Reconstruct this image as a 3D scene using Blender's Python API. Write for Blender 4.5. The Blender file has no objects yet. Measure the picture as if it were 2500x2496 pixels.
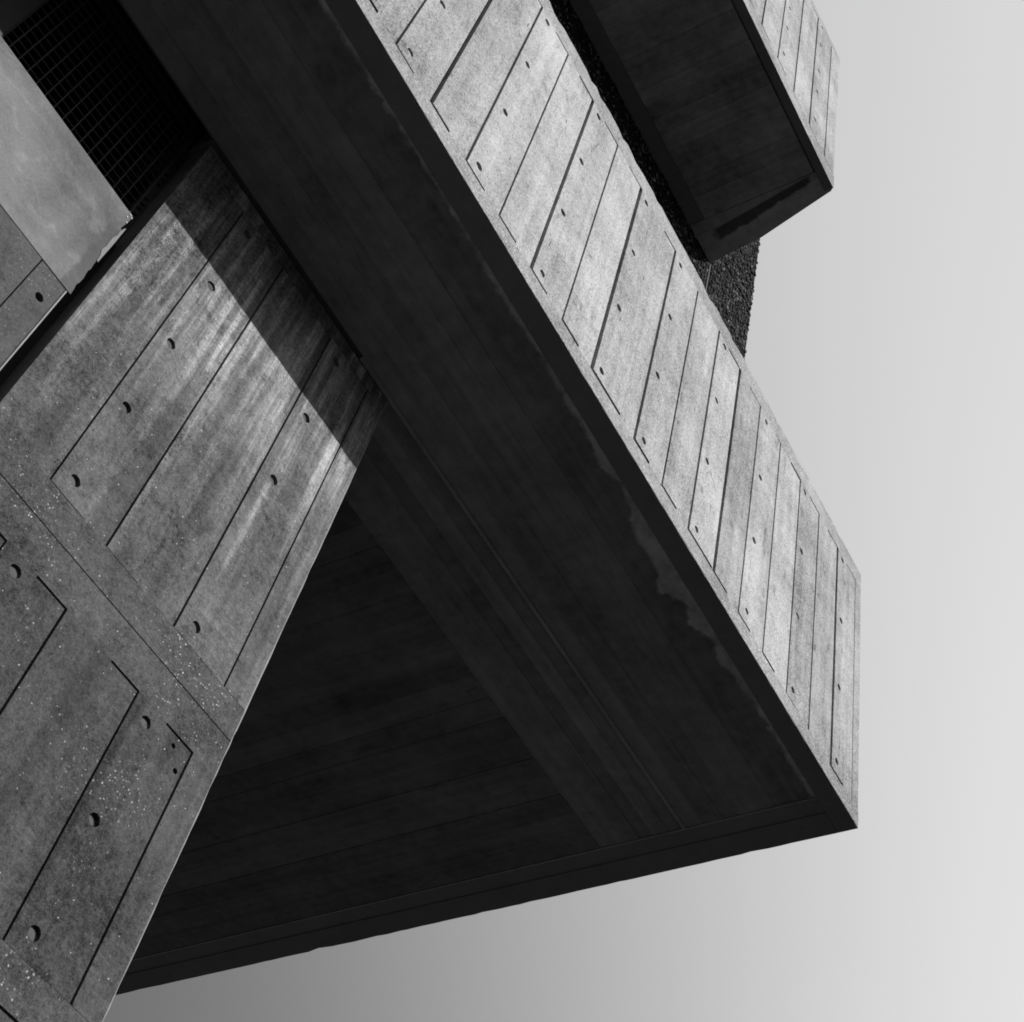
import bpy, bmesh, math, random
from mathutils import Vector, Matrix
from mathutils.geometry import tessellate_polygon
random.seed(7)
scene = bpy.context.scene
COL = scene.collection

# ------------------------------------------------------------------ camera
# X runs along the facade, Y into the building, Z up.  The camera stands 1.6 m above
# the ground; the vanishing points of the boards give its rotation and lens.
CAM_R = [[0.49555031, -0.84854353, 0.18548250],
         [0.74212597, 0.30268057, -0.59802468],
         [0.45130802, 0.43400270, 0.77971965]]
cam = bpy.data.cameras.new('camera')
cam.sensor_width = 36.0
cam.sensor_fit = 'HORIZONTAL'
cam.lens = 36.0 * 3743.1 / 2500.0
cam.clip_start = 0.05
cam.clip_end = 3000
camo = bpy.data.objects.new('camera', cam)
rt, dn, fw = (Vector(r) for r in CAM_R)
m = Matrix((rt, -dn, -fw)).transposed().to_4x4()
m.translation = Vector((0, 0, 1.6))
camo.matrix_world = m
COL.objects.link(camo)
scene.camera = camo

# ------------------------------------------------------------------ light
SUN = Vector((0.345, -1.0, 0.596)).normalized()      # towards the sun, from the shadow edges
EL = math.asin(SUN.z)
AZ = math.atan2(SUN.x, SUN.y)
sun = bpy.data.lights.new('sun', 'SUN')
sun.energy = 2.4
sun.angle = math.radians(0.5)
sun.color = (1.0, 1.0, 1.0)
suno = bpy.data.objects.new('sun', sun)
suno.rotation_euler = SUN.to_track_quat('Z', 'Y').to_euler()
suno.location = (6, -20, 30)
COL.objects.link(suno)

w = bpy.data.worlds.new('World')
scene.world = w
w.use_nodes = True
wn = w.node_tree
wn.nodes.clear()
sky = wn.nodes.new('ShaderNodeTexSky')
sky.sky_type = 'NISHITA'
sky.sun_disc = False
sky.sun_elevation = EL
sky.sun_rotation = AZ
sky.air_density = 1.0
sky.dust_density = 2.0
sky.ozone_density = 1.0
sky.altitude = 0
bw = wn.nodes.new('ShaderNodeRGBToBW')               # the photograph is black and white
bg = wn.nodes.new('ShaderNodeBackground')
bg.inputs['Strength'].default_value = 0.15
wo = wn.nodes.new('ShaderNodeOutputWorld')
wn.links.new(sky.outputs[0], bw.inputs[0])
# haze: the veil brightens towards the sun and thins out on the far side of the sky
tc = wn.nodes.new('ShaderNodeTexCoord')
dt = wn.nodes.new('ShaderNodeVectorMath')
dt.operation = 'DOT_PRODUCT'
dt.inputs[1].default_value = SUN
hz = wn.nodes.new('ShaderNodeMapRange')
hz.interpolation_type = 'SMOOTHSTEP'
hz.inputs['From Min'].default_value = -0.25
hz.inputs['From Max'].default_value = 0.45
hz.inputs['To Min'].default_value = 0.27
hz.inputs['To Max'].default_value = 1.55
mu = wn.nodes.new('ShaderNodeMath')
mu.operation = 'MULTIPLY'
wn.links.new(tc.outputs['Generated'], dt.inputs[0])
wn.links.new(dt.outputs['Value'], hz.inputs['Value'])
wn.links.new(hz.outputs[0], mu.inputs[0])
wn.links.new(bw.outputs[0], mu.inputs[1])
# soft cap on sky brightness, keeping the unseen bright sky from filling the shade
cap = wn.nodes.new('ShaderNodeMath')
cap.operation = 'SMOOTH_MIN'
cap.inputs[1].default_value = 2.4
cap.inputs[2].default_value = 0.9
wn.links.new(mu.outputs[0], cap.inputs[0])
wn.links.new(cap.outputs[0], bg.inputs['Color'])
wn.links.new(bg.outputs[0], wo.inputs[0])

vs = scene.view_settings
vs.view_transform = 'Standard'
vs.look = 'None'
vs.exposure = 1.2
vs.gamma = 1.0
scene.cycles.filter_width = 1.8

# ------------------------------------------------------------------ materials
class NT:
    def __init__(self, name):
        self.mat = bpy.data.materials.new(name)
        self.mat.use_nodes = True
        self.t = self.mat.node_tree
        self.t.nodes.clear()
        self.out = self.t.nodes.new('ShaderNodeOutputMaterial')
        self.p = self.t.nodes.new('ShaderNodeBsdfPrincipled')
        self.t.links.new(self.p.outputs[0], self.out.inputs[0])
        self.geo = self.t.nodes.new('ShaderNodeNewGeometry')
        self.oi = self.t.nodes.new('ShaderNodeObjectInfo')
        self.pos = self.geo.outputs['Position']
        self.rnd = self.oi.outputs['Random']
    def put(self, sock, v):
        if isinstance(v, bpy.types.NodeSocket):
            self.t.links.new(v, sock)
        else:
            sock.default_value = v
    def m(self, op, a, b=0.0, c=0.0, clamp=False):
        n = self.t.nodes.new('ShaderNodeMath')
        n.operation = op
        n.use_clamp = clamp
        self.put(n.inputs[0], a); self.put(n.inputs[1], b); self.put(n.inputs[2], c)
        return n.outputs[0]
    def vm(self, op, a, b):
        n = self.t.nodes.new('ShaderNodeVectorMath')
        n.operation = op
        self.put(n.inputs[0], a); self.put(n.inputs[1], b)
        return n.outputs[0]
    def xyz(self, v):
        n = self.t.nodes.new('ShaderNodeSeparateXYZ')
        self.put(n.inputs[0], v)
        return n.outputs
    def comb(self, x, y, z):
        n = self.t.nodes.new('ShaderNodeCombineXYZ')
        self.put(n.inputs[0], x); self.put(n.inputs[1], y); self.put(n.inputs[2], z)
        return n.outputs[0]
    def noise(self, vec, scale, detail=4.0, rough=0.55, dist=0.0):
        n = self.t.nodes.new('ShaderNodeTexNoise')
        self.put(n.inputs['Vector'], vec)
        n.inputs['Scale'].default_value = scale
        n.inputs['Detail'].default_value = detail
        n.inputs['Roughness'].default_value = rough
        n.inputs['Distortion'].default_value = dist
        return n.outputs['Fac']
    def voro(self, vec, scale):
        n = self.t.nodes.new('ShaderNodeTexVoronoi')
        self.put(n.inputs['Vector'], vec)
        n.inputs['Scale'].default_value = scale
        return n.outputs['Distance'], n.outputs['Color']
    def step(self, v, lo, hi, a=0.0, b=1.0):
        n = self.t.nodes.new('ShaderNodeMapRange')
        n.interpolation_type = 'SMOOTHSTEP'
        self.put(n.inputs['Value'], v)
        n.inputs['From Min'].default_value = lo
        n.inputs['From Max'].default_value = hi
        n.inputs['To Min'].default_value = a
        n.inputs['To Max'].default_value = b
        return n.outputs[0]
    def grey(self, v):
        return self.comb(v, v, v)
    def bump(self, h, strength, dist):
        n = self.t.nodes.new('ShaderNodeBump')
        n.inputs['Strength'].default_value = strength
        n.inputs['Distance'].default_value = dist
        self.put(n.inputs['Height'], h)
        self.t.links.new(n.outputs[0], self.p.inputs['Normal'])
    def finish(self, tone, rough=0.9, spec=0.2):
        self.put(self.p.inputs['Base Color'], self.grey(tone))
        self.put(self.p.inputs['Roughness'], rough)
        self.p.inputs['Specular IOR Level'].default_value = spec
        return self.mat


def concrete(name, base, grain=(30, 30, 1.6), a_grain=0.35, a_blotch=0.45, a_fine=0.25,
             a_obj=0.22, speck=0.0, speck_lim=0.55, pins=0.5, pin_lim=0.82, smear=0.0, bump=0.35, extra=None):
    n = NT(name)
    off = n.vm('SCALE', n.comb(7.1, 3.3, 5.7), (0, 0, 0))
    off.node.inputs['Scale'].default_value = 1.0
    n.t.links.new(n.rnd, off.node.inputs['Scale'])
    P = n.vm('ADD', n.pos, off)
    G = n.vm('MULTIPLY', P, grain)
    g1 = n.noise(G, 1.0, 5.0, 0.6)
    g2 = n.noise(n.vm('MULTIPLY', P, tuple(v * 0.28 for v in grain)), 1.0, 3.0, 0.5)
    bl = n.noise(n.pos, 1.9, 7.0, 0.62)
    md = n.noise(n.pos, 17.0, 5.0, 0.6)
    fi = n.m('ADD', n.m('MULTIPLY', n.noise(n.pos, 230.0, 2.0, 0.6), 0.5), n.m('MULTIPLY', n.noise(n.pos, 80.0, 3.0, 0.7), 0.5))
    c = lambda v, a: n.m('MULTIPLY', n.m('SUBTRACT', v, 0.5), a)
    t = n.m('ADD', 1.0, c(g1, a_grain * 1.6))
    t = n.m('ADD', t, c(g2, a_grain * 1.4))
    t = n.m('ADD', t, c(bl, a_blotch * 2.0))
    t = n.m('ADD', t, c(md, a_blotch * 1.2))
    t = n.m('ADD', t, c(fi, a_fine * 2.0))
    t = n.m('ADD', t, c(n.rnd, a_obj))
    t = n.m('MULTIPLY', t, base)
    if smear > 0:                                   # dark resin and timber smears left by the boards
        s = n.noise(n.vm('MULTIPLY', P, tuple(6.0 + v * 0.25 for v in grain)), 1.0, 5.0, 0.65, 0.6)
        t = n.m('MULTIPLY', t, n.step(s, 0.58, 0.74, 1.0, 1.0 - smear))
    if extra:
        t = extra(n, t, P)
    if speck > 0:                                   # pale grains of aggregate at the skin
        wv = n.vm('ADD', n.pos, n.vm('MULTIPLY', n.grey(n.noise(n.pos, 90.0, 3.0, 0.7)), (.012, .012, .012)))
        d, col = n.voro(wv, 105.0)
        gate = n.noise(n.pos, 2.3, 7.0, 0.8)
        pick = n.step(n.xyz(col)[0], 0.62, 1.0, 0.0, 1.3)
        f = n.m('MULTIPLY', n.step(d, 0.46, 0.16), pick)
        f = n.m('MULTIPLY', f, n.step(gate, speck_lim, speck_lim + 0.16))
        d2, col2 = n.voro(wv, 75.0)
        f2 = n.m('MULTIPLY', n.step(d2, 0.26, 0.08), n.step(n.xyz(col2)[1], 0.975, 0.995))
        f = n.m('MAXIMUM', f, f2)
        t = n.m('ADD', t, n.m('MULTIPLY', f, speck))
    if pins > 0:                                    # blow holes
        d, col = n.voro(n.pos, 55.0)
        f = n.m('MULTIPLY', n.step(d, 0.24, 0.12), n.step(n.xyz(col)[2], pin_lim, pin_lim + 0.04))
        t = n.m('MULTIPLY', t, n.m('SUBTRACT', 1.0, n.m('MULTIPLY', f, pins)))
        d, col = n.voro(n.vm('MULTIPLY', P, (34, 34, 5.5)), 1.0)      # slits pulled by the timber
        f = n.m('MULTIPLY', n.step(d, 0.16, 0.07), n.step(n.xyz(col)[0], 0.90, 0.93))
        t = n.m('MULTIPLY', t, n.m('SUBTRACT', 1.0, n.m('MULTIPLY', f, pins)))
    h = n.m('ADD', n.m('MULTIPLY', g1, 0.6), n.m('MULTIPLY', md, 0.5))
    h = n.m('ADD', h, n.m('MULTIPLY', fi, 0.35))
    n.bump(h, bump, 0.004)
    return n.finish(n.m('MAXIMUM', t, 0.004))


def pier_wear_shade(n, t, P):
    # pale, unsoiled streaks running down the grain, faded higher up to paint in shade,
    # crossed by dark bands where the form plies had soaked up oil
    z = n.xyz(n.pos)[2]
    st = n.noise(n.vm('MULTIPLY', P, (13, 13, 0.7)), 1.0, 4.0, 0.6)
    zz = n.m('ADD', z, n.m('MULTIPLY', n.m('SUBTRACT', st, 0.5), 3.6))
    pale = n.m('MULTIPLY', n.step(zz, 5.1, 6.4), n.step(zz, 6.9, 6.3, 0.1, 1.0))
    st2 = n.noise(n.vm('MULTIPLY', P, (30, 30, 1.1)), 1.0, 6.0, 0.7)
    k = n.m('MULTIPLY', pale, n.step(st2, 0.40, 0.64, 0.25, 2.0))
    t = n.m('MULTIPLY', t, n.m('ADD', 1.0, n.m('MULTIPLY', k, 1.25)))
    bands = n.noise(n.vm('MULTIPLY', P, (7.5, 7.5, 0.45)), 1.0, 2.0, 0.4)
    t = n.m('MULTIPLY', t, n.step(bands, 0.53, 0.60, 1.0, 0.72))
    rip = n.noise(n.vm('MULTIPLY', P, (9, 9, 46)), 1.0, 4.0, 0.6, 0.8)
    gate = n.step(n.noise(n.pos, 2.4, 3.0), 0.52, 0.64)
    return n.m('MULTIPLY', t, n.m('ADD', 1.0, n.m('MULTIPLY', gate, n.m('MULTIPLY', n.m('SUBTRACT', rip, 0.5), 1.6))))


LIME = [(1.0, .05), (2.2, .06), (2.9, .045), (3.9, .065), (4.5, .05), (5.03, .07), (5.45, .07), (5.70, .14), (5.86, .03),
        (6.15, .10), (6.40, .18), (6.80, .17), (7.05, .30), (7.20, .11), (7.48, .21), (7.68, .08), (7.96, .15),
        (8.17, .08), (8.56, .06), (9.2, .07), (9.8, .08)]


def lime_edge(n, t, P):
    # lime bloom washed in from the drip edge: a thin ragged line with a few wider tongues
    x, y, z = n.xyz(n.pos)
    rag = n.noise(n.pos, 22.0, 5.0, 0.65)
    wx = n.m('ADD', x, n.m('MULTIPLY', n.m('SUBTRACT', n.noise(n.pos, 12.0, 3.0), 0.5), 0.10))
    rp = n.t.nodes.new('ShaderNodeValToRGB')
    el = rp.color_ramp.elements
    while len(el) < len(LIME):
        el.new(0.5)
    for e, (u, v) in zip(el, LIME):
        e.position = u / 10.0
        e.color = (v * 2, v * 2, v * 2, 1)
    n.t.links.new(n.m('MULTIPLY', wx, 0.2), rp.inputs[0])
    w_ = n.m('MULTIPLY', n.xyz(rp.outputs[0])[0], 0.25)
    lim = n.m('ADD', 2.283, w_)
    lim = n.m('ADD', lim, n.m('MULTIPLY', n.m('SUBTRACT', rag, 0.55), 0.075))
    f = n.step(n.m('SUBTRACT', lim, y), -0.008, 0.022)
    f = n.m('MULTIPLY', f, n.step(n.noise(n.pos, 9.0, 6.0, 0.75), 0.25, 0.70, 0.35, 1.2))
    return n.m('ADD', t, n.m('MULTIPLY', f, 0.19))


def groove_shade(n, t, P):
    # upper soffit: recessed groove's shade painted as a dark streak, outer side ragged with stain
    x, y, z = n.xyz(n.pos)
    rag = n.noise(n.pos, 16.0, 5.0, 0.65)
    e1 = n.m('SUBTRACT', x, n.m('ADD', 3.962, n.m('MULTIPLY', n.m('SUBTRACT', y, 2.1185), 0.122)))
    e2 = n.m('SUBTRACT', x, n.m('ADD', 4.005, n.m('MULTIPLY', n.m('SUBTRACT', y, 2.11), 0.19)))
    e2 = n.m('ADD', e2, n.m('MULTIPLY', n.m('SUBTRACT', rag, 0.5), 0.05))
    yr = n.m('ADD', y, n.m('MULTIPLY', n.m('SUBTRACT', rag, 0.5), 0.08))
    iny = n.m('MULTIPLY', n.step(yr, 2.08, 2.12), n.step(yr, 2.87, 2.82))
    f = n.m('MULTIPLY', n.m('MULTIPLY', n.step(e1, -0.006, 0.010), n.step(e2, 0.010, -0.006)), iny)
    pale = n.step(e2, -0.005, 0.03)
    t = n.m('ADD', t, n.m('MULTIPLY', pale, n.m('MULTIPLY', n.noise(n.pos, 8.0, 4.0), 0.08)))
    return n.m('MULTIPLY', t, n.m('SUBTRACT', 1.0, n.m('MULTIPLY', f, 0.72)))


M_FASCIA = concrete('fascia_concrete', 0.255, a_grain=0.42, a_blotch=0.68, a_fine=1.9, a_obj=0.36,
                    speck=0.34, speck_lim=0.52, pins=0.8, pin_lim=0.66, smear=0.55, bump=0.6)
M_RIM = concrete('rim_concrete', 0.215, grain=(2, 2, 2), a_grain=0.15, a_blotch=0.75, a_fine=2.0, a_obj=0.1,
                 speck=0.40, speck_lim=0.46, pins=0.7, pin_lim=0.72, smear=0.15)
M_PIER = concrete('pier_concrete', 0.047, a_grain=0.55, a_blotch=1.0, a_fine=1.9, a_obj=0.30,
                  speck=0.27, speck_lim=0.52, pins=0.6, pin_lim=0.76, smear=0.55, bump=0.7, extra=pier_wear_shade)
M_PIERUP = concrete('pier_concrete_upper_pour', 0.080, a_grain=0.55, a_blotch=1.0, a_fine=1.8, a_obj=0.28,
                    speck=0.28, speck_lim=0.56, pins=0.6, pin_lim=0.76, smear=0.55, bump=0.7, extra=pier_wear_shade)
M_PIERRIM = concrete('pier_rim_concrete', 0.054, grain=(3, 3, 3), a_grain=0.2, a_blotch=1.0, a_fine=2.0, a_obj=0.1,
                     speck=0.26, speck_lim=0.47, pins=0.6, pin_lim=0.76, smear=0.3)
M_ARRIS = concrete('worn_arris_concrete', 0.20, grain=(8, 8, 2), a_fine=0.4, pins=0.3)
M_WALL3 = concrete('low_wall_concrete', 0.058, grain=(8, 8, 2), a_grain=0.25, a_blotch=0.6, a_fine=1.2,
                   speck=0.10, speck_lim=0.50, pins=0.6, smear=0.25)
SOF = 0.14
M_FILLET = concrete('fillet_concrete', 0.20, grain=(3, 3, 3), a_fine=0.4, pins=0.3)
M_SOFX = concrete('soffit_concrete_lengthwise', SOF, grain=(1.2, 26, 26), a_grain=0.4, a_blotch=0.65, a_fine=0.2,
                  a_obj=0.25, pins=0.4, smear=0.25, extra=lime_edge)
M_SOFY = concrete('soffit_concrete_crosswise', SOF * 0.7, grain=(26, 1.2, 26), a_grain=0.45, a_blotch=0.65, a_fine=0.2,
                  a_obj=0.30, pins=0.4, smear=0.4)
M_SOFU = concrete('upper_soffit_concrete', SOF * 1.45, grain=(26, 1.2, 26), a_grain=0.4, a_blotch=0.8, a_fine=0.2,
                  a_obj=0.3, pins=0.4, smear=0.3, extra=groove_shade)
M_DRIP = concrete('drip_edge_concrete', 0.115, grain=(2, 2, 2), a_grain=0.1, a_blotch=0.3, pins=0.3)
M_CORE = concrete('core_concrete', 0.09, grain=(3, 3, 3), pins=0.4)
M_PLUG = concrete('plug_mortar', 0.25, grain=(3, 3, 3), a_obj=0.4, a_blotch=0.4, pins=0.4)
M_PLUGP = concrete('pier_plug_mortar', 0.075, grain=(3, 3, 3), a_obj=0.4, a_blotch=0.4, pins=0.4)


def mat_pebble():
    n = NT('pebble_stone')
    d, col = n.voro(n.pos, 46.0)
    c = n.xyz(col)[0]
    t = n.m('ADD', 0.006, n.m('MULTIPLY', n.m('POWER', c, 8.0), 0.18))
    f = n.noise(n.pos, 300.0, 3.0)
    t = n.m('MULTIPLY', t, n.m('ADD', 0.6, n.m('MULTIPLY', f, 0.8)))
    return n.finish(t, 0.8, 0.12)


def mat_matrix():
    n = NT('pebble_bed_mortar')
    f = n.noise(n.pos, 60.0, 5.0, 0.7)
    d, col = n.voro(n.pos, 46.0)
    t = n.m('ADD', 0.006, n.m('MULTIPLY', f, 0.012))
    n.bump(n.m('SUBTRACT', 1.0, d), 0.8, 0.012)
    return n.finish(t, 0.9)


def mat_sheet():
    n = NT('zinc_sheet')
    a = n.noise(n.pos, 2.6, 6.0, 0.6, 0.4)
    b = n.noise(n.vm('MULTIPLY', n.pos, (3.0, 3.0, 9.0)), 1.0, 4.0, 0.6)
    f = n.noise(n.pos, 160.0, 2.0, 0.6)
    x, y, z = n.xyz(n.pos)
    # sweeping scuffs: arcs about a few centres on the sheet
    t = n.m('ADD', -0.055, n.m('MULTIPLY', a, 0.24))
    cl = n.noise(n.pos, 11.0, 5.0, 0.65, 0.8)
    t = n.m('ADD', t, n.m('MULTIPLY', n.step(cl, 0.50, 0.72), 0.05))
    t = n.m('ADD', t, n.m('MULTIPLY', n.m('SUBTRACT', b, 0.5), 0.09))
    t = n.m('ADD', t, n.m('MULTIPLY', n.m('SUBTRACT', f, 0.5), 0.085))
    gate = n.step(n.noise(n.pos, 4.0, 3.0), 0.50, 0.68)
    for cx, cz, fr in ((0.55, 5.40, 58.0),):
        wob = n.m('MULTIPLY', n.noise(n.pos, 5.0, 2.0), 0.05)
        dx = n.m('SUBTRACT', x, cx); dz = n.m('SUBTRACT', z, cz)
        r = n.m('SQRT', n.m('ADD', n.m('MULTIPLY', dx, dx), n.m('MULTIPLY', dz, dz)))
        r = n.m('ADD', r, wob)
        s = n.m('SINE', n.m('MULTIPLY', r, fr))
        t = n.m('ADD', t, n.m('MULTIPLY', n.m('MULTIPLY', n.step(s, 0.90, 1.0), gate), 0.035))
    e = n.noise(n.pos, 30.0, 4.0, 0.65)
    # dark damp stain where the sheet was cut, ragged along its free end
    k = n.m('ADD', x, n.m('MULTIPLY', n.m('SUBTRACT', e, 0.5), 0.05))
    k = n.m('MULTIPLY', n.step(k, 0.898, 0.915), n.step(z, 5.84, 5.76))
    t = n.m('MULTIPLY', t, n.m('SUBTRACT', 1.0, n.m('MULTIPLY', k, 0.62)))
    n.bump(n.m('ADD', a, n.m('MULTIPLY', f, 0.1)), 0.15, 0.01)
    return n.finish(t, 0.62, 0.35)


def plain(name, v, rough=0.8, spec=0.2, var=0.3):
    n = NT(name)
    f = n.noise(n.pos, 40.0, 4.0)
    return n.finish(n.m('MULTIPLY', v, n.m('ADD', 1.0 - var / 2, n.m('MULTIPLY', f, var))), rough, spec)


M_PEB = mat_pebble()
M_BED = mat_matrix()
M_SHEET = mat_sheet()
M_BAR = plain('grille_steel', 0.036, 0.6, 0.3)
M_FRAME = plain('grille_frame_steel', 0.03, 0.6, 0.3)
M_DARK = plain('unlit_black', 0.012)  # black tone standing in for unlit depth in slot and chamber
M_SCREW = plain('bright_screw_metal', 0.5, 0.35, 0.5, 0.05)
M_PALE = plain('pale_torn_edge', 0.15, 0.7, 0.2, 0.3)
M_STRIP = plain('pale_joint_mortar', 0.06, 0.9)


def mat_ground():
    n = NT('asphalt')
    a = n.noise(n.pos, 0.35, 5.0)
    b = n.noise(n.pos, 45.0, 4.0)
    t = n.m('ADD', 0.026, n.m('ADD', n.m('MULTIPLY', a, 0.02), n.m('MULTIPLY', b, 0.02)))
    n.bump(b, 0.4, 0.01)
    return n.finish(t, 0.95)


M_GROUND = mat_ground()

# ------------------------------------------------------------------ helpers
S = 0.5                       # metres per survey unit (a form board is 0.49 units wide)
EYE = 1.6


def W(x, y, z):
    return Vector((x * S, y * S, z * S + EYE))


ROOT_LOC = W(3.2, 5.96, -EYE / S)
root = bpy.data.objects.new('concrete_building', None)
root.location = ROOT_LOC
root['label'] = 'board-marked concrete building with cantilevered terraces, seen from below'
root['category'] = 'building'
COL.objects.link(root)


def link(o, parent, label=None):
    COL.objects.link(o)
    o.parent = parent
    if parent is root:
        o.matrix_parent_inverse = Matrix.Translation(-ROOT_LOC)
    if label:
        o['label'] = label
    return o


def obj(name, bm, mat, parent, label=None, smooth=False):
    bmesh.ops.recalc_face_normals(bm, faces=bm.faces[:])
    me = bpy.data.meshes.new(name)
    bm.to_mesh(me)
    bm.free()
    me.materials.append(mat)
    if smooth:
        for p in me.polygons:
            p.use_smooth = True
    return link(bpy.data.objects.new(name, me), parent, label)


def box_bm(x0, x1, y0, y1, z0, z1, bm=None):
    bm = bm or bmesh.new()
    v = [bm.verts.new(W(x, y, z)) for z in (z0, z1) for y in (y0, y1) for x in (x0, x1)]
    for f in ((0, 1, 3, 2), (4, 6, 7, 5), (0, 4, 5, 1), (2, 3, 7, 6), (0, 2, 6, 4), (1, 5, 7, 3)):
        bm.faces.new([v[i] for i in f])
    return bm


def box(name, x0, x1, y0, y1, z0, z1, mat, parent, label=None, bevel=0.0):
    bm = box_bm(x0, x1, y0, y1, z0, z1)
    if bevel:
        bmesh.ops.bevel(bm, geom=bm.edges[:], offset=bevel * S, segments=1, affect='EDGES')
    return obj(name, bm, mat, parent, label)


def plate_bm(outer, holes, y0, y1, bm=None):
    """A slab in the XZ plane with holes cut through it, front at y0, back at y1."""
    bm = bm or bmesh.new()
    loops = [[Vector((x, z, 0)) for x, z in outer]]
    for h in holes:
        loops.append([Vector((x, z, 0)) for x, z in h])
    tris = tessellate_polygon(loops)
    fl = [p for lp in loops for p in lp]
    fr = [bm.verts.new(W(p.x, y0, p.y)) for p in fl]
    bk = [bm.verts.new(W(p.x, y1, p.y)) for p in fl]
    for t in tris:
        try:
            bm.faces.new([fr[i] for i in t])
            bm.faces.new([bk[i] for i in reversed(t)])
        except ValueError:
            pass
    k = 0
    for lp in loops:
        n = len(lp)
        for i in range(n):
            a, b = k + i, k + (i + 1) % n
            bm.faces.new([fr[a], fr[b], bk[b], bk[a]])
        k += n
    return bm


def ring(cx, cz, r, n=14, wob=0.05):
    return [(cx + r * math.cos(2 * math.pi * i / n) * (1 + random.uniform(-wob, wob)),
             cz + r * math.sin(2 * math.pi * i / n) * (1 + random.uniform(-wob, wob))) for i in range(n)]


def plug_mesh(name, r, mat):
    bm = bmesh.new()
    c = bm.verts.new((0, -0.10 * r * S, 0))
    vs_ = [bm.verts.new((math.cos(2 * math.pi * i / 14) * r * S, 0, math.sin(2 * math.pi * i / 14) * r * S)) for i in range(14)]
    bs = [bm.verts.new(v.co + Vector((0, 0.03 * S, 0))) for v in vs_]
    for i in range(14):
        j = (i + 1) % 14
        bm.faces.new([c, vs_[j], vs_[i]])
        bm.faces.new([vs_[i], vs_[j], bs[j], bs[i]])
    bm.faces.new(bs)
    bmesh.ops.recalc_face_normals(bm, faces=bm.faces[:])
    me = bpy.data.meshes.new(name)
    bm.to_mesh(me)
    bm.free()
    me.materials.append(mat)
    return me


HR = 0.037
PLUG_F = plug_mesh('tie_hole_plug', HR * 1.04, M_PLUG)
PLUG_P = plug_mesh('tie_hole_plug', HR * 1.12, M_PLUGP)


def plugs(me, pts, y, parent, depth=0.017):
    for x, z in pts:
        o = bpy.data.objects.new('tie_hole_plug', me)
        link(o, parent)
        o.location = W(x, y + depth * random.uniform(.85, 1.4), z)
        o.rotation_euler = (random.uniform(-.12, .12), random.uniform(0, 6.28), random.uniform(-.12, .12))


TH = 0.06                    # board thickness = joint depth


def edge_strip(name, x0, x1, ya, yb, za, zb, mat, parent, rag_top=0.0, rag_bot=0.0, label=None, seg=0.12):
    """Lengthwise strip whose outer arrises are a little chipped and uneven."""
    n = max(2, int((x1 - x0) / seg))
    bm = bmesh.new()
    rows = []
    for i in range(n + 1):
        x = x0 + (x1 - x0) * i / n
        jt = (random.uniform(-1, 0.3) * rag_top) if random.random() < .75 else -random.uniform(.5, 3) * rag_top
        jb = (random.uniform(-0.3, 1) * rag_bot) if random.random() < .8 else random.uniform(.5, 2) * rag_bot
        rows.append([bm.verts.new(W(x, ya, za + jb)), bm.verts.new(W(x, yb, za + jb * .3)),
                     bm.verts.new(W(x, yb, zb)), bm.verts.new(W(x, ya, zb + jt))])
    for a, b in zip(rows, rows[1:]):
        for k in range(4):
            bm.faces.new([a[k], a[(k + 1) % 4], b[(k + 1) % 4], b[k]])
    bm.faces.new(rows[0]); bm.faces.new(list(reversed(rows[-1])))
    return obj(name, bm, mat, parent, label)


def board_field(parent, joints, zb, zt, yf, mat, holes, gaps, tick_b, tick_t, tl=0.245, fe_gap=0.0035):
    """Boards between the joints; half of each foot and head is opened as a wider groove (tick)."""
    n = len(joints)
    for i in range(n - 1):
        g0 = gaps[i] if i < len(gaps) else 0.016
        g1 = gaps[i + 1] if i + 1 < len(gaps) else 0.016
        xl, xr = joints[i] + g0 / 2, joints[i + 1] - g1 / 2
        fe = fe_gap
        b0, t0 = zb + fe, zt - fe
        tb = tick_b(i); tt = tick_t(i + 1)
        lb = min(tl * tb[1], (xr - xl) * .98); lt = min(tl * tt[1], (xr - xl) * .98)
        out = []
        if tb[0]:
            out += [(xl, b0 + tb[0]), (xl + lb, b0 + tb[0]), (xl + lb, b0)]
        else:
            out += [(xl, b0)]
        out += [(xr, b0)]
        if tt[0]:
            out += [(xr, t0 - tt[0]), (xr - lt, t0 - tt[0]), (xr - lt, t0)]
        else:
            out += [(xr, t0)]
        out += [(xl, t0)]
        # a slow wander of the long edges, as real form boards have
        hs = [ring(x, z, r) for x, z, r in holes if xl < x < xr and b0 < z < t0]
        dy = random.uniform(-0.0025, 0.0025)
        obj('board', plate_bm(out, hs, yf + dy, yf + TH - 0.004), mat, parent)


def grow(start, step, stop):
    r = []
    x = start
    while x > stop:
        r.append(x)
        x -= step
    return r


# ------------------------------------------------------------------ ground
bm = bmesh.new()
R0 = 900
v = [bm.verts.new((x, y, 0)) for x, y in ((-R0, -R0), (R0, -R0), (R0, R0), (-R0, R0))]
bm.faces.new(v)
me = bpy.data.meshes.new('ground')
bm.to_mesh(me); bm.free()
me.materials.append(M_GROUND)
g = bpy.data.objects.new('ground', me)
g['kind'] = 'structure'
g['label'] = 'dark asphalt forecourt under the building'
COL.objects.link(g)

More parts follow.
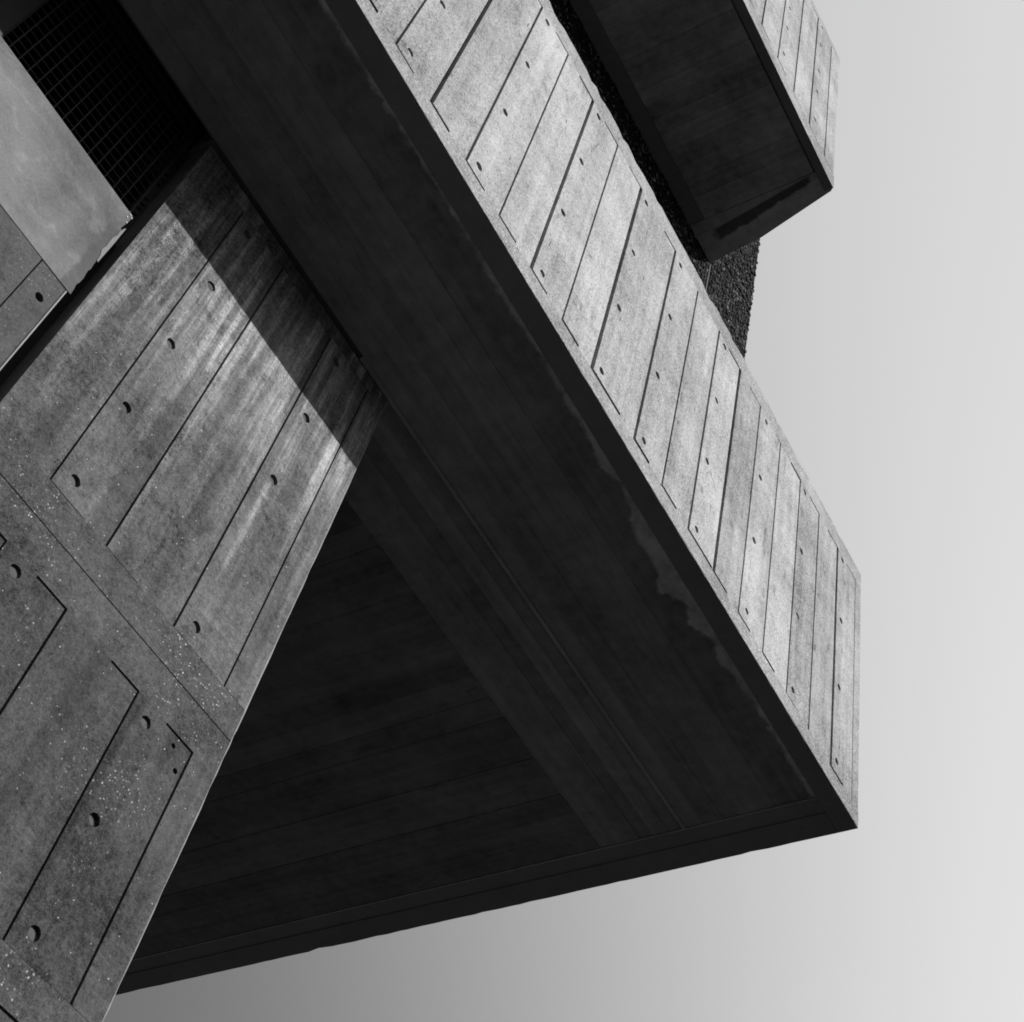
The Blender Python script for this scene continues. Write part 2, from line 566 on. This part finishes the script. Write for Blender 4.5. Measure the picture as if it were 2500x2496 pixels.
# ------------------------------------------------------------------ lower terrace
YF = 4.3748                  # fascia plane
YW = 5.961                   # wall plane
XE = 10.272                  # free end of the terrace
ZT = 13.77
XL = -6.0
YB = 17.0
terr = obj('terrace_parapet', box_bm(XL, XE - .03, YF + TH, YF + .5, 10.03, ZT - .03,
           box_bm(XE - .5, XE - .03, YF + .5 , YB, 10.03, ZT - .03)), M_CORE, root,
           'sunlit board-marked concrete parapet of the lower terrace with a zigzag of joints and tie holes')
jf = [10.12, 9.628, 9.128, 8.642, 8.13, 7.630, 7.143, 6.654, 6.160, 5.665, 5.425, 4.935, 4.452, 3.962, 3.476, 2.990, 2.500, 2.023]
jf += grow(2.023 - .487, .487, XL + .2)
jf = sorted(jf + [XL])
gap_f = {}
for x in jf:
    gap_f[x] = random.choice([.022, .026, .031, .036])
for x, gp in ((4.935, .044), (3.962, .040), (2.5, .036), (7.143, .046), (6.654, .034), (9.628, .048), (5.425, .008), (5.665, .032), (10.12, .022)):
    gap_f[x] = gp
cols = [9.765, 8.766, 7.777, 6.787, 5.797, 5.062, 4.086, 3.119, 2.157] + grow(2.157 - .974, .974, XL)
holes_f = []
for x in cols:
    for z in (10.36, 11.385, 12.395, 13.40):
        holes_f.append((x + random.uniform(-.008, .008), z + .006 * (x - 5) * (x > 5) + random.uniform(-.008, .008), HR * random.uniform(.92, 1.05)))
ZB0, ZT0 = 10.2, 13.505
special_b = {4.935: (.036, 2.0), 5.425: (0, 1), 6.654: (.040, 2.05), 8.642: (.018, .9), 9.128: (0, 1), 9.628: (.034, 1.05)}
special_t = {5.425: (0, 1), 6.654: (0, 1), 6.16: (0, 1), 2.99: (.026, .5), 8.13: (.02, .45), 5.665: (.022, 2)}
def tb_f(i):
    x = jf[i]
    return special_b.get(x, (random.choice([.024, .030, .038]), random.uniform(.9, 1.06)))
def tt_f(i):
    x = jf[i]
    if i >= len(jf): return (0, 1)
    return special_t.get(x, (random.choice([.018, .024, .034]), random.uniform(.92, 1.05)))
board_field(terr, jf, ZB0, ZT0, YF, M_FASCIA, holes_f, [gap_f[x] for x in jf], tb_f, tt_f)
plugs(PLUG_F, [(x, z) for x, z, r in holes_f], YF, terr)
edge_strip('rim_strip', XL, XE, YF + .001, YF + TH, ZT0, ZT, M_RIM, terr, rag_top=.018, seg=.09)
obj('rim_strip', plate_bm([(10.12 + .006, ZB0), (XE, ZB0), (XE, ZT0 - .003), (10.12 + .006, ZT0 - .003)], [], YF + .001, YF + TH - .004), M_RIM, terr)
# plain end face of the parapet (turned away from the camera)
box('end_board', XE - .03, XE - .002, YF + TH, YB, 10.2, ZT, M_FASCIA, terr)
box('coping', XL, XE - .004, YF + TH, YF + .5, ZT - .03, ZT - .002, M_RIM, terr)

# underside
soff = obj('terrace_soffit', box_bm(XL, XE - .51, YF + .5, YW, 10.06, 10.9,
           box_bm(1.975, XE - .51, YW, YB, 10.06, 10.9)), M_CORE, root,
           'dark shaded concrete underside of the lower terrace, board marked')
YD = 4.572
edge_strip('drip_edge', XL, XE, YF, YD - .004, 10.0, 10.2 - .003, M_DRIP, soff, rag_bot=.007)
# the front of the drip edge is the sunlit foot of the parapet
edge_strip('rim_strip', XL, XE, YF - .0035, YF - .0005, 10.003, 10.2 - .0035, M_RIM, terr, rag_bot=.007, seg=.07)
box('drip_edge', 9.782, 9.985, YD, YB, 10.012, 10.197, M_DRIP, soff)
box('fillet', 9.762, 9.782, YD, YB, 9.996, 10.197, M_FILLET, soff)
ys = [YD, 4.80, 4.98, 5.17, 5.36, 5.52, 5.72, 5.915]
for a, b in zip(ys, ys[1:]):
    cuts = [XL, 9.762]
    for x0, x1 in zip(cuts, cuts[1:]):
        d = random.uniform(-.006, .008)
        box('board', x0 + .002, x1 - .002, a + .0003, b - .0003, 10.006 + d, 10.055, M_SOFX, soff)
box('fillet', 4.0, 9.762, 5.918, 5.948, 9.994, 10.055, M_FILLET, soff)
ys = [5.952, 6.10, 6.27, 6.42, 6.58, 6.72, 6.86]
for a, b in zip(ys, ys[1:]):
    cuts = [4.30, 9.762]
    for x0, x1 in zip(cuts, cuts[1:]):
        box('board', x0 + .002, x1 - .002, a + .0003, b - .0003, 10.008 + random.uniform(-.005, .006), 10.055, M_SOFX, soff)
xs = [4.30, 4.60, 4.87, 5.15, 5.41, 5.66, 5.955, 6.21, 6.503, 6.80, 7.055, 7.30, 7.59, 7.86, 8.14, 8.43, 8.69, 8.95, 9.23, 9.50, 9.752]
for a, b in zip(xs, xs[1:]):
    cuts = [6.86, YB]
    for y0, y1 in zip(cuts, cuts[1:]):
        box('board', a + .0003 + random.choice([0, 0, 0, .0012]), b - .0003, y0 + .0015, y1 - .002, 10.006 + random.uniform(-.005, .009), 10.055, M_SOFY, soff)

def plan_bm(pts, z0, z1):
    bm = bmesh.new()
    lo = [bm.verts.new(W(x, y, z0)) for x, y in pts]
    hi = [bm.verts.new(W(x, y, z1)) for x, y in pts]
    bm.faces.new(lo); bm.faces.new(list(reversed(hi)))
    for i in range(len(pts)):
        j = (i + 1) % len(pts)
        bm.faces.new([lo[i], lo[j], hi[j], hi[i]])
    return bm


ye = YD
pts = [(9.985, YD), (XE, YD)]
while ye < YB - .3:                                  # free end of the terrace: a slightly chipped arris
    ye += random.uniform(.08, .22)
    pts.append((XE - abs(random.gauss(0, .0045)) - (random.uniform(.008, .02) if random.random() < .07 else 0), ye))
pts += [(XE, YB), (9.985, YB)]
obj('drip_edge', plan_bm(pts, 10.0, 10.197), M_DRIP, soff)

# ------------------------------------------------------------------ pier
PX0, PX1 = 2.0, 4.44
pier = obj('pier', box_bm(PX0 + .004, PX1 - .004, YW + TH, YB, -EYE / S, 10.05), M_CORE, root,
           'grey board-marked concrete pier, sunlit below the shadow of the terrace')
jp = [PX0, 2.502, 3.02, 3.682, 4.207, PX1 - .012]
gp = [0, .013, .018, .016, .018, 0]
HP = .041
# upper lift
hp = [(2.63, z, HP) for z in (9.70, 8.91, 8.126, 7.355, 6.575)] + [(3.824, z, HP) for z in (9.695, 8.905, 8.126, 6.567)]
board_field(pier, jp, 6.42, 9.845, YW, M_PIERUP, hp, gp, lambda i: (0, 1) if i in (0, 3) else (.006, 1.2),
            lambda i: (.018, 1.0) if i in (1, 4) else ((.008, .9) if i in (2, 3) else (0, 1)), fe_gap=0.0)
plugs(PLUG_P, [(x, z) for x, z, r in hp], YW, pier, .02)
box('lift_strip', PX0, PX1 - .012, YW, YW + TH - .004, 9.845, 10.002, M_PIERUP, pier)
box('lift_strip', PX0, PX1 - .012, YW, YW + TH - .004, 6.156, 6.42, M_PIERRIM, pier)
# lifts below
tops = [6.147, 3.826, 1.505, -.816]
for k, zt in enumerate(tops):
    zb = 3.844 if k == 0 else (tops[k + 1] + .018 if k + 1 < len(tops) else -EYE / S)
    hp = [(2.645, z, HP) for z in (zt - .39, zt - 1.15, zt - 1.898)] + [(3.824, z, HP) for z in (zt - .41, zt - 1.15, zt - 1.898)]
    sm = [(4.066, 5.776, .017), (4.155, 5.656, .019)] if k == 0 else []
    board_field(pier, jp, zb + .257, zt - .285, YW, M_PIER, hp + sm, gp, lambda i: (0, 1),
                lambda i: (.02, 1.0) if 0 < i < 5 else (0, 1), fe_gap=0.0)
    plugs(PLUG_P, [(x, z) for x, z, r in hp], YW, pier, .02)
    box('lift_strip', PX0, PX1 - .012, YW, YW + TH - .004, zt - .285, zt, M_PIERRIM, pier)
    box('lift_strip', PX0, PX1 - .012, YW, YW + TH - .004, zb, zb + .257, M_PIERRIM, pier)
zz_, out = -EYE / S, [(PX1 - .0115, 10.0), (PX1 - .0115, -EYE / S)]
while zz_ < 9.9:
    out.append((PX1 - abs(random.gauss(0, .0028)) - (random.uniform(.004, .008) if random.random() < .06 else 0), zz_))
    zz_ += random.uniform(.05, .16)
out.append((PX1, 10.0))
obj('worn_arris', plate_bm(out, [], YW + .002, YW + TH), M_ARRIS, pier)

# ------------------------------------------------------------------ low wall beside the pier
X3 = 1.885
low = obj('low_wall', box_bm(XL, X3 - .004, YW + TH, 6.32, -EYE / S, 8.55), M_CORE, root,
          'low concrete wall left of the pier, below the metal sheet')
jw = sorted([X3 - .012, 1.645] + grow(1.15, .495, XL + .2) + [XL])
board_field(low, jw, 1.5, 7.62, YW, M_WALL3, [(1.779, 7.354, .033), (.80, 7.354, .033), (.80, 6.57, .033), (1.779, 6.57, .033), (1.779, 5.79, .033)],
            [.01] * len(jw), lambda i: (0, 1), lambda i: (0, 1))
box('lift_strip', XL, X3 - .012, YW, YW + TH - .004, -EYE / S, 1.497, M_WALL3, low)
box('lift_strip', XL, X3 - .012, YW, YW + TH - .004, 7.6235, 8.55, M_WALL3, low)
box('worn_arris', X3 - .0115, X3, YW - .001, YW + TH, -EYE / S, 7.62, M_ARRIS, low, bevel=.003)

box('slot_shade_strip', X3 + .001, PX0 + .003, 6.15, 6.22, -EYE / S, 8.55, M_DARK, low, 'black strip standing in for shade in the slot between pier and low wall')  # added filler, coloured black in place of the slot's deep shade

# ------------------------------------------------------------------ metal sheet fixed over the top of the low wall
zs = [7.597]
while zs[-1] < 8.60:
    zs.append(zs[-1] + random.uniform(.03, .07))
zs[-1] = 8.64
right = []
for z in zs:
    j = random.uniform(-.010, .004)
    if 8.40 < z < 8.63:
        j -= random.uniform(0, .02)
    right.append((1.905 + j, z))
right[0] = (1.908, 7.597); right[-1] = (1.893, 8.63)
sheet = obj('metal_sheet', plate_bm([(XL, 7.597)] + right + [(XL, 8.64)], [], YW - .006, YW - .002), M_SHEET, root,
            'smooth pale metal sheet covering the top of the low wall, torn at its end')
tb_ = []
for i in range(9):
    z = 8.02 + i * .055
    tb_.append((1.900 - .022 * math.sin(math.pi * min(1, (i + .6) / 8.5)) * (1 + random.uniform(-.6, .5)), z))
obj('torn_edge', plate_bm([(1.909, 8.01), (1.912, 8.25), (1.911, 8.48)] + list(reversed(tb_)), [], YW - .010, YW - .0065), M_PALE, sheet,
    'bright peeled edge of the metal sheet')
for x, z in ((1.872, 8.615), (1.865, 8.57), (1.893, 8.60), (1.886, 8.525)):
    bm = bmesh.new()
    bmesh.ops.create_icosphere(bm, subdivisions=1, radius=.0075 * S)
    for v in bm.verts:
        v.co.y *= .5
    o = obj('screw', bm, M_SCREW, sheet)
    o.location = W(x, YW - .010, z)

# ------------------------------------------------------------------ grille over the low wall
YG = 6.18
gr = obj('vent_grille', plate_bm([(.24, 8.5), (2.0, 8.5), (2.0, 10.62), (.24, 10.62)],
         [[(.575, 8.62), (1.915, 8.62), (1.915, 10.235), (.575, 10.235)]] +
         [[(1.935, z), (1.985, z + .02), (1.985, z + .045), (1.935, z + .025)] for z in
          [8.98, 9.06, 9.13, 9.21, 9.44, 9.52, 9.60, 9.80, 9.88, 9.98, 10.06]], YG + .012, YG + .04), M_FRAME, root,
         'dark square-mesh vent grille recessed under the terrace')
hb = bpy.data.meshes.new('grille_bar')
def bar_mesh(name, sx, sy, sz):
    bm = bmesh.new()
    bmesh.ops.create_cube(bm, size=1.0)
    for v in bm.verts:
        v.co = Vector((v.co.x * sx * S, v.co.y * sy * S, v.co.z * sz * S))
    me = bpy.data.meshes.new(name)
    bm.to_mesh(me); bm.free()
    me.materials.append(M_BAR)
    return me
VB = bar_mesh('grille_bar', .0095, .014, 1.63)
HB = bar_mesh('grille_bar', 1.35, .010, .007)
for k in range(14):
    o = link(bpy.data.objects.new('grille_bar', VB), gr)
    o.location = W(.639 + .0912 * k, YG, 9.43)
for k in range(18):
    o = link(bpy.data.objects.new('grille_bar', HB), gr)
    o.location = W(1.245, YG + .004, 8.648 + .0905 * k)
box('top_rail', .575, 1.93, YG - .01, YG + .02, 10.225, 10.25, M_BAR, gr)
box('top_rail', .575, 1.95, YG - .03, YG + .008, 10.30, 10.36, M_FRAME, gr)
box('side_post', -.6, .572, YG - .03, YG + .01, 8.50, 10.62, M_FRAME, gr, bevel=.02)
box('side_post', 1.918, 1.934, YG - .02, YG + .010, 8.52, 10.3, M_BAR, gr)

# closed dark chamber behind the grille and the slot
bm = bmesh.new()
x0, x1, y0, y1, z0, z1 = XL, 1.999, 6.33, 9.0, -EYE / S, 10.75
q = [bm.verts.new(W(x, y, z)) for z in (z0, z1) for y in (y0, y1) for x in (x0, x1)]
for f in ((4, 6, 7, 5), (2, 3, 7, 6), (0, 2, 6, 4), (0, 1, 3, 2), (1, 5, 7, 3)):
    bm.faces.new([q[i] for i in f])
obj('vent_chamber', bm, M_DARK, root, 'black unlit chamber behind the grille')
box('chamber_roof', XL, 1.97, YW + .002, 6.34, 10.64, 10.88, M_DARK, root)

# ------------------------------------------------------------------ pebble wall above
XP = 9.832
peb = obj('pebble_wall', box_bm(XL, XP - .01, YW + .012, 8.5, 10.9, 20.125,
          box_bm(XL, XP - .01, YW + .012, 8.5, 20.178, 27.0, box_bm(XL, XP - .03, YW + .04, 8.4, 20.13, 20.17))), M_BED, root,
          'dark exposed-aggregate wall rising between the two terraces')
tmp = bmesh.new()
bmesh.ops.create_icosphere(tmp, subdivisions=1, radius=1.0)
iv = [v.co.copy() for v in tmp.verts]
tmp.verts.index_update()
ifc = [[v.index for v in f.verts] for f in tmp.faces]
tmp.free()
verts, faces = [], []
rr = random.Random(3)
def pebble(x, y, z, r):
    R = Matrix.Rotation(rr.uniform(0, 6.28), 3, 'Y') @ Matrix.Rotation(rr.uniform(-.4, .4), 3, 'X')
    s = Vector((rr.uniform(.75, 1.25), rr.uniform(.45, .8), rr.uniform(.6, 1.0))) * r * S
    c = W(x, y, z)
    b = len(verts)
    for v in iv:
        k = R @ Vector((v.x * s.x, v.y * s.y, v.z * s.z))
        verts.append(c + k)
    faces.extend([[b + i for i in f] for f in ifc])
stp = .068
for x0, x1, z0, z1 in ((3.6, XP, 17.2, 20.118), (7.6, XP, 20.186, 23.4)):
    z = z0
    while z < z1:
        x = x0
        while x < x1 - .01:
            if abs(x - 8.565) > .028 or z > 19.5:
                pebble(min(x + rr.uniform(-.02, .02), XP - .014), YW + .010 + rr.uniform(-.006, .008),
                       min(max(z + rr.uniform(-.02, .02), z0 + .02), z1 - .022), stp * rr.uniform(.42, .72))
            x += stp
        z += stp
me = bpy.data.meshes.new('pebble_facing')
me.from_pydata(verts, [], faces)
me.materials.append(M_PEB)
pf = link(bpy.data.objects.new('pebble_facing', me), peb)
pf['kind'] = 'stuff'
box('joint_strip', 8.548, 8.582, YW - .006, YW + .02, 16.5, 19.465, M_STRIP, peb)

# ------------------------------------------------------------------ upper terrace
YU, ZU, ZUT, XU = 3.97, 19.47, 24.2, 8.232
up = obj('upper_parapet', box_bm(XL, XU - .03, YU + TH, YU + .5, ZU + .04, ZUT - .03), M_CORE, root,
         'sunlit board-marked concrete parapet of the upper terrace')
ju = sorted([8.05, 7.912, 7.404, 6.900, 6.391, 5.896] + grow(5.393, .503, XL + .2) + [XL])
ju = [x for x in ju if x != 8.05] + [XU - .004]
colu = [7.556, 6.53] + grow(5.52, 1.005, XL)
holes_u = [(x, z + random.uniform(-.01, .01), .036) for x in colu for z in (20.35, 21.345, 22.145, 23.18, 23.92)]
board_field(up, ju, 19.85, 24.0, YU, M_FASCIA, holes_u, [random.choice([.03, .036, .042]) for _ in ju],
            lambda i: (.034, 1.0), lambda i: (.024, 1.0) if i < len(ju) - 1 else (0, 1))
plugs(PLUG_F, [(x, z) for x, z, r in holes_u], YU, up)
edge_strip('rim_strip', XL, XU, YU + .001, YU + TH, 24.0, ZUT, M_RIM, up, rag_top=.014)
edge_strip('rim_strip', XL, XU, YU - .0035, YU - .0005, ZU + .003, 19.847, M_RIM, up, rag_bot=.006, seg=.08)
box('end_board', XU - .03, XU - .004, YU + TH, 6.2, 19.86, ZUT, M_FASCIA, up)
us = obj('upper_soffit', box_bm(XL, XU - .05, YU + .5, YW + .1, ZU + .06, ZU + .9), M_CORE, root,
         'dark shaded concrete underside of the upper terrace with a painted dark groove near its end')
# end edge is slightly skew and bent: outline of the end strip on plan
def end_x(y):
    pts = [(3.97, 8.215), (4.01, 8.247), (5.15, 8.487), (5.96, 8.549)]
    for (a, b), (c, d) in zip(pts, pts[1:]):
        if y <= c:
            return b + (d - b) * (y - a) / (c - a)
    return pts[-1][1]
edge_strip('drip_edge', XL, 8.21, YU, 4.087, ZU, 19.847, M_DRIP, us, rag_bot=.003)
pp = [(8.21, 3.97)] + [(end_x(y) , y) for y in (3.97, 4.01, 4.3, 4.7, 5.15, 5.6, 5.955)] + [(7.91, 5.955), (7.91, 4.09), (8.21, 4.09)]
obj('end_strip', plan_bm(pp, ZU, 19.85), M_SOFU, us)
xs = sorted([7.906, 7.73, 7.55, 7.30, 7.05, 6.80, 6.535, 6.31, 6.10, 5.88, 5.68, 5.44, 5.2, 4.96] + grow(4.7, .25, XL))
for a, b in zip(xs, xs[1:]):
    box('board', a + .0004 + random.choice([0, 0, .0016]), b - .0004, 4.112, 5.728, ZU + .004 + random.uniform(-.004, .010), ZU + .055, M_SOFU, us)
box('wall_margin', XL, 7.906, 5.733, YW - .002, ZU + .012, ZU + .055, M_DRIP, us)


# ------------------------------------------------------------------ unseen ridge added to cut low sky light on the pier
bm = bmesh.new()
rh = random.Random(11)
NH = 180
base, mid, top = [], [], []
for i in range(NH):
    a = 2 * math.pi * i / NH
    h = 26 + 7 * math.sin(3 * a + 1) + 5 * math.sin(7 * a) + rh.uniform(-1.5, 1.5)
    for ring_, r, z in ((base, 150, -0.5), (mid, 175, h * .7), (top, 215, h)):
        r += rh.uniform(-4, 4)
        ring_.append(bm.verts.new((r * math.cos(a), r * math.sin(a), z)))
for i in range(NH):
    j = (i + 1) % NH
    bm.faces.new([base[i], base[j], mid[j], mid[i]])
    bm.faces.new([mid[i], mid[j], top[j], top[i]])
me = bpy.data.meshes.new('sky_block_ridge')
bm.to_mesh(me); bm.free()
me.materials.append(plain('sky_block_surface', 0.05, 0.95, 0.1, 0.8))
ho = bpy.data.objects.new('sky_block_ridge', me)
ho['kind'] = 'structure'
ho['label'] = 'unseen ridge added around the building to block low sky light'
COL.objects.link(ho)
